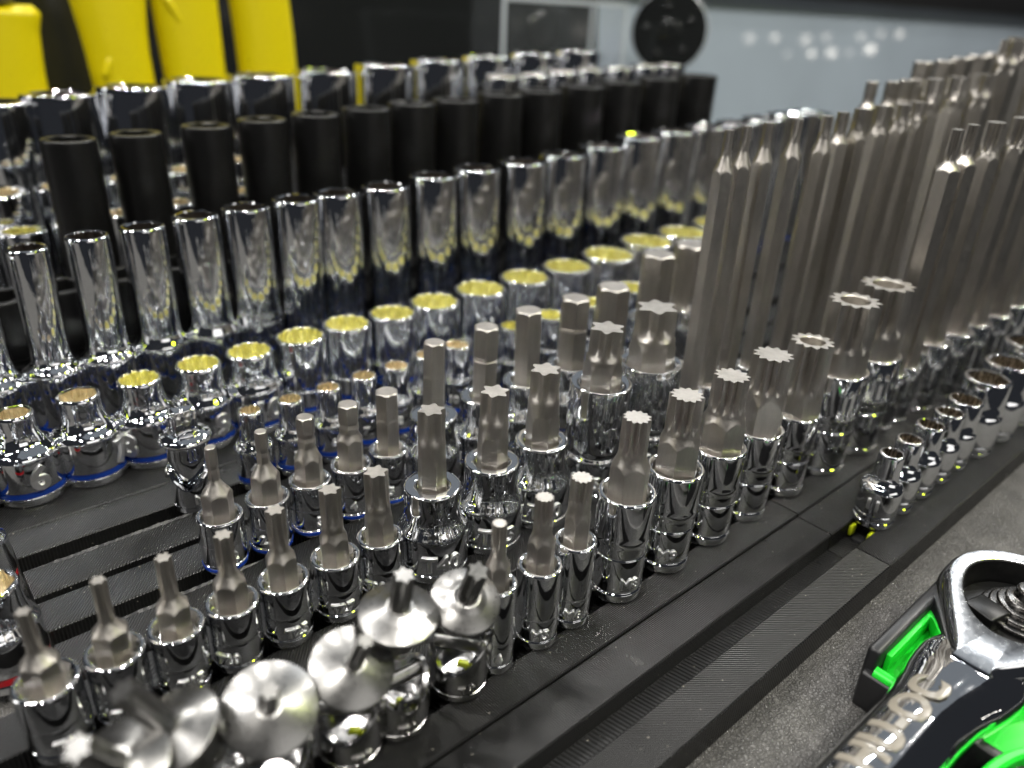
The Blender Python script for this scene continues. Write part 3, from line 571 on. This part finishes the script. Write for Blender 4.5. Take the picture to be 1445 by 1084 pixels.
# ---------------------------------------------------------------- acrylic box, knob, disc
ac = thing('acrylic_box', 'clear acrylic box standing before the black panel and wall', 'display box', (53, 55, -.8))
for nm, q in (('front_panel', (-7.6, 7.2, -1.5, -1.35, .05, 13.6)), ('side_panel', (-7.6, -7.25, -1.34, 3, .05, 13.6)), ('side_panel', (6.85, 7.2, -1.34, 3, .05, 13.6)), ('top_panel', (-7.6, 7.2, -1.5, 3, 13.61, 13.8))):
    V, F = box_vf(*q, .03); mesh_obj(nm, V, F, ACRYLIC, ac, sharp=50)
EDGE = plastic('polished_acrylic_edge', (.42, .46, .49), .25)  # pale grey paints in the glow of the acrylic edges
for q in ((-7.85, -7.61, -1.55, -1.3, .05, 13.6), (7.21, 7.5, -1.55, -1.3, .05, 13.6), (-7.85, 7.5, -1.55, -1.3, 13.61, 13.95), (7.21, 7.5, 2.8, 3.05, .05, 13.6)):
    V, F = box_vf(*q, .03); mesh_obj('polished_edge', V, F, EDGE, ac, sharp=50)
kn = thing('round_knob', 'round glossy black knob on the panel behind the acrylic box', 'knob', (54.8, 61.1, 10.7))
V, F = loft(rounded([(.01, 0), (.7, 0), (.7, 1.0, .1), (1.5, 1.2, .2), (1.5, 1.9, .5), (.01, 2.2)], .1, 3)); mesh_obj('knob_head', xf(V, Euler((PI / 2, 0, 0)).to_matrix().to_4x4()), F, PANEL, kn)
dk = thing('black_disc', 'round black disc with grey rim standing upright by the grey wall', 'disc', (70.2, 56, 10.8))
Rm = Vector((-.84, -.53, .10)).to_track_quat('Z', 'Y').to_matrix().to_4x4()
V, F = loft(rounded([(.01, 0), (3.0, 0, .1), (3.1, .1, .1), (3.1, .62, .1), (3.0, .72, .1), (.9, .60, .1), (.85, .75, .1), (.01, .8)], .05, 3))
Rm = Rm @ Matrix.Scale(1.25, 4)
mesh_obj('disc_face', xf(V, Rm), F, PANEL, dk)
V, F = loft([(3.11, .05), (3.2, .08), (3.2, .66), (3.11, .70)], False, False); mesh_obj('disc_rim', xf(V, Rm), F, EDGE, dk)
for i in range(5):
    a = i * 2 * PI / 5 + .5; V, F = loft(rounded([(.01, 0), (.22, 0), (.22, .14, .1), (.01, .2)], .05, 2)); mesh_obj('disc_bolt', xf([(p[0] + 1.9 * math.cos(a), p[1] + 1.9 * math.sin(a), p[2] + .64) for p in V], Rm), F, PANEL, dk)
V, F = box_vf(-.8, .8, -.4, .4, 0, 8, .1); mesh_obj('disc_stand', V, F, BLACKP, dk, loc=(0, .6, -11.6))

# ---------------------------------------------------------------- ratchet in its green-lined holder
HX, HY, HZ = 17.2, 2.08, 1.15
bx = thing('ratchet_holder', 'black box with bright green lining holding the chrome ratchet', 'tool holder', (15, 2, -.8))
def bpart(nm, x0, x1, y0, y1, z0, z1, m, bev=.05):
    V, F = box_vf(x0 - 15, x1 - 15, y0 - 2, y1 - 2, z0 + .8, z1 + .8, bev); return mesh_obj(nm, V, F, m, bx, sharp=50)
bpart('side_wall', 13.55, 17.0, 3.52, 3.80, -.79, .62, BLACKP, .08); bpart('side_wall', 13.55, 17.0, .0, .28, -.79, .62, BLACKP, .08)
bpart('end_wall', 13.35, 13.60, .1, 3.72, -.79, .10, BLACKP)
bpart('green_floor', 13.62, 16.9, .3, 3.50, -.30, -.05, GREEN, .02); bpart('green_liner', 13.9, 16.9, 3.40, 3.515, -.04, .40, GREEN, .02)
V, F = loft([(.01, 0), (.14, 0), (.14, 1.35), (.01, 1.35)]); mesh_obj('green_lip', xf(V, Matrix.Translation((13.55 - 15, 3.52 - 2, .10 + .8)) @ Euler((PI / 2, 0, 0)).to_matrix().to_4x4()), F, GREEN, bx)
# curved green lip on the far side of the handle
pts = [(13.0 + 1.9 * math.sin(a) - .6, 1.10 - 1.1 * (1 - math.cos(a)) + .1) for a in np.linspace(-.35, 1.5, 16)]
V, F = [], []
for (px_, py_) in pts:
    for q, z in ((.0, -.7), (.0, .30), (.06, .36), (.16, .36), (.22, .30), (.22, -.7)): V.append((px_ - 15, py_ - q - 2, z + .8))
for i in range(len(pts) - 1):
    for k in range(5): a = i * 6 + k; F.append((a, a + 6, a + 7, a + 1))
mesh_obj('green_lip', V, F, GREEN, bx, sharp=40)
bpart('green_floor', 12.9, 16, -.9, .0, -.5, -.3, GREEN, .02)

rt = thing('ratchet_wrench', 'big polished chrome ratchet lying in the green-lined holder', 'ratchet', (HX, HY, -.05), math.radians(-1.2))
def sweep_outline(levels, m, nm, cap=True):
    """levels: list of (outline points, z) stacked into a closed body."""
    V, F = [], []; n = len(levels[0][0])
    for pts_, z in levels: V += [(x, y, z) for x, y in pts_]
    for k in range(len(levels) - 1):
        for i in range(n): j = (i + 1) % n; F.append((k * n + i, k * n + j, (k + 1) * n + j, (k + 1) * n + i))
    if cap: F.append(tuple(range(n))[::-1]); F.append(tuple(range((len(levels) - 1) * n, len(levels) * n)))
    return mesh_obj(nm, V, F, m, rt, sharp=40)
def tear(rad, tail, wt, n=64):
    """Teardrop outline: a round head that tapers to a blunt tail towards -x."""
    out = []
    for i in range(n):
        a = 2 * PI * i / n; x, y = rad * math.cos(a), rad * math.sin(a)
        if x < -rad * .25:
            u = (-x - rad * .25) / (rad * .75); e = u ** 1.3
            x = x * (1 - e) + (-tail) * e if True else x
            s = math.copysign(1, y if abs(y) > 1e-6 else 1); y = y * (1 - e) + s * wt * e * (1 if abs(y) > .02 * rad else 0)
        out.append((x, y))
    return out
def scale(o, k): return [(x * k, y * k) for x, y in o]
O1 = tear(1.62, 3.15, .34)
body_l = [(scale(O1, .95), -.05), (scale(O1, 1.08), .12), (scale(O1, 1.11), .38), (scale(O1, 1.06), .85), (scale(O1, 1.01), 1.10), (scale(O1, .96), 1.19)]
V, F = [], []; n = 64
rec = [(1.24 * math.cos(2 * PI * i / n) - (.55 * (math.cos(2 * PI * i / n) < 0) * (math.cos(2 * PI * i / n)) ** 2), 1.24 * math.sin(2 * PI * i / n)) for i in range(n)]
lv = body_l + [(scale(rec, 1.05), 1.19), (rec, 1.14), (scale(rec, .97), .55)]
def stack(lv, cap0, cap1):
    V, F = [], []
    for pts_, z in lv: V += [(x, y, z) for x, y in pts_]
    for k in range(len(lv) - 1):
        for i in range(n): j = (i + 1) % n; F.append((k * n + i, k * n + j, (k + 1) * n + j, (k + 1) * n + i))
    if cap0: F.append(tuple(range(n))[::-1])
    if cap1: F.append(tuple(range((len(lv) - 1) * n, len(lv) * n)))
    return V, F
V, F = stack(lv[6:], False, True); mesh_obj('head_recess', V, F, BLACKOX, rt, sharp=40)
V, F = stack([(scale(O1, .975), 1.165), (scale(O1, .96), 1.19), (scale(rec, 1.05), 1.19), (scale(rec, 1.02), 1.165)], False, False)
SATCHROME = metal('satin_plated_chrome', (.80, .83, .87), .20, .30, ((1.2, .08, .05),)); mesh_obj('head_face', V, F, SATCHROME, rt, sharp=40)
V, F = stack(lv[:5] + [(scale(O1, .976), 1.163)], True, False)
mesh_obj('ratchet_head', V, F, CHROME2, rt, sharp=40)
V, F = loft([(1.16, .56), (1.16, .60), (.9, .62), (.01, .62)], False, True); mesh_obj('ratchet_inner_plate', V, F, BLACKOX, rt)
pr = [(.01, .6)]
for k in range(4): pr += [(.82 - .13 * k, .63 + .12 * k), (.85 - .13 * k, .69 + .12 * k), (.82 - .13 * k, .735 + .12 * k), (.74 - .13 * k, .745 + .12 * k)]
pr += [(.30, 1.12), (.30, 1.32), (.26, 1.37), (.01, 1.37)]
V, F = loft(rounded(pr, .015, 2)); mesh_obj('selector_knob', V, F, metal('dark_steel', (.16, .155, .15), .20, .32, ((12, .05, .01),)), rt)
V, F = box_vf(-1.25, -.62, -.05, .62, .62, .98, .04); mesh_obj('selector_lever', V, F, BLACKOX, rt, rot=(0, 0, -.25), sharp=50)
# handle: round bar along -x with a slender neck, groove ring and printed letters
prof = [(.01, -12), (.70, -12), (.74, -11.8), (.74, -5.6), (.75, -4.8), (.82, -4.0), (.96, -3.3), (1.02, -2.6), (.9, -2.1), (.5, -1.8), (.01, -1.75)]
V, F = loft(rounded(prof, .3, 5)); hv = [(c, a + .06 * min(1, max(0, (-c - 1.6) / 2.5)), b_ * (.92 if abs(c) > 5 else .52 + .40 * max(0, abs(c) - 2.8) / 2.2) + .56) for a, b_, c in V]
mesh_obj('handle', hv, F, CHROME2, rt, sharp=40)
V, F = text_vf('HU-OC', .92, .002); W = []
for u, v, q in V:
    a = PI / 2 + (v - .30) / .75 + .25; r = .745 + q
    W.append((-5.6 + u, -r * math.cos(a) * -1 * -1, r * math.sin(a) * .92 + .58))
W = [(x, y + .06, z - .02) for x, y, z in W]
mesh_obj('printed_letters', W, F, CREAM, rt, sharp=40)

S.render.film_transparent = False
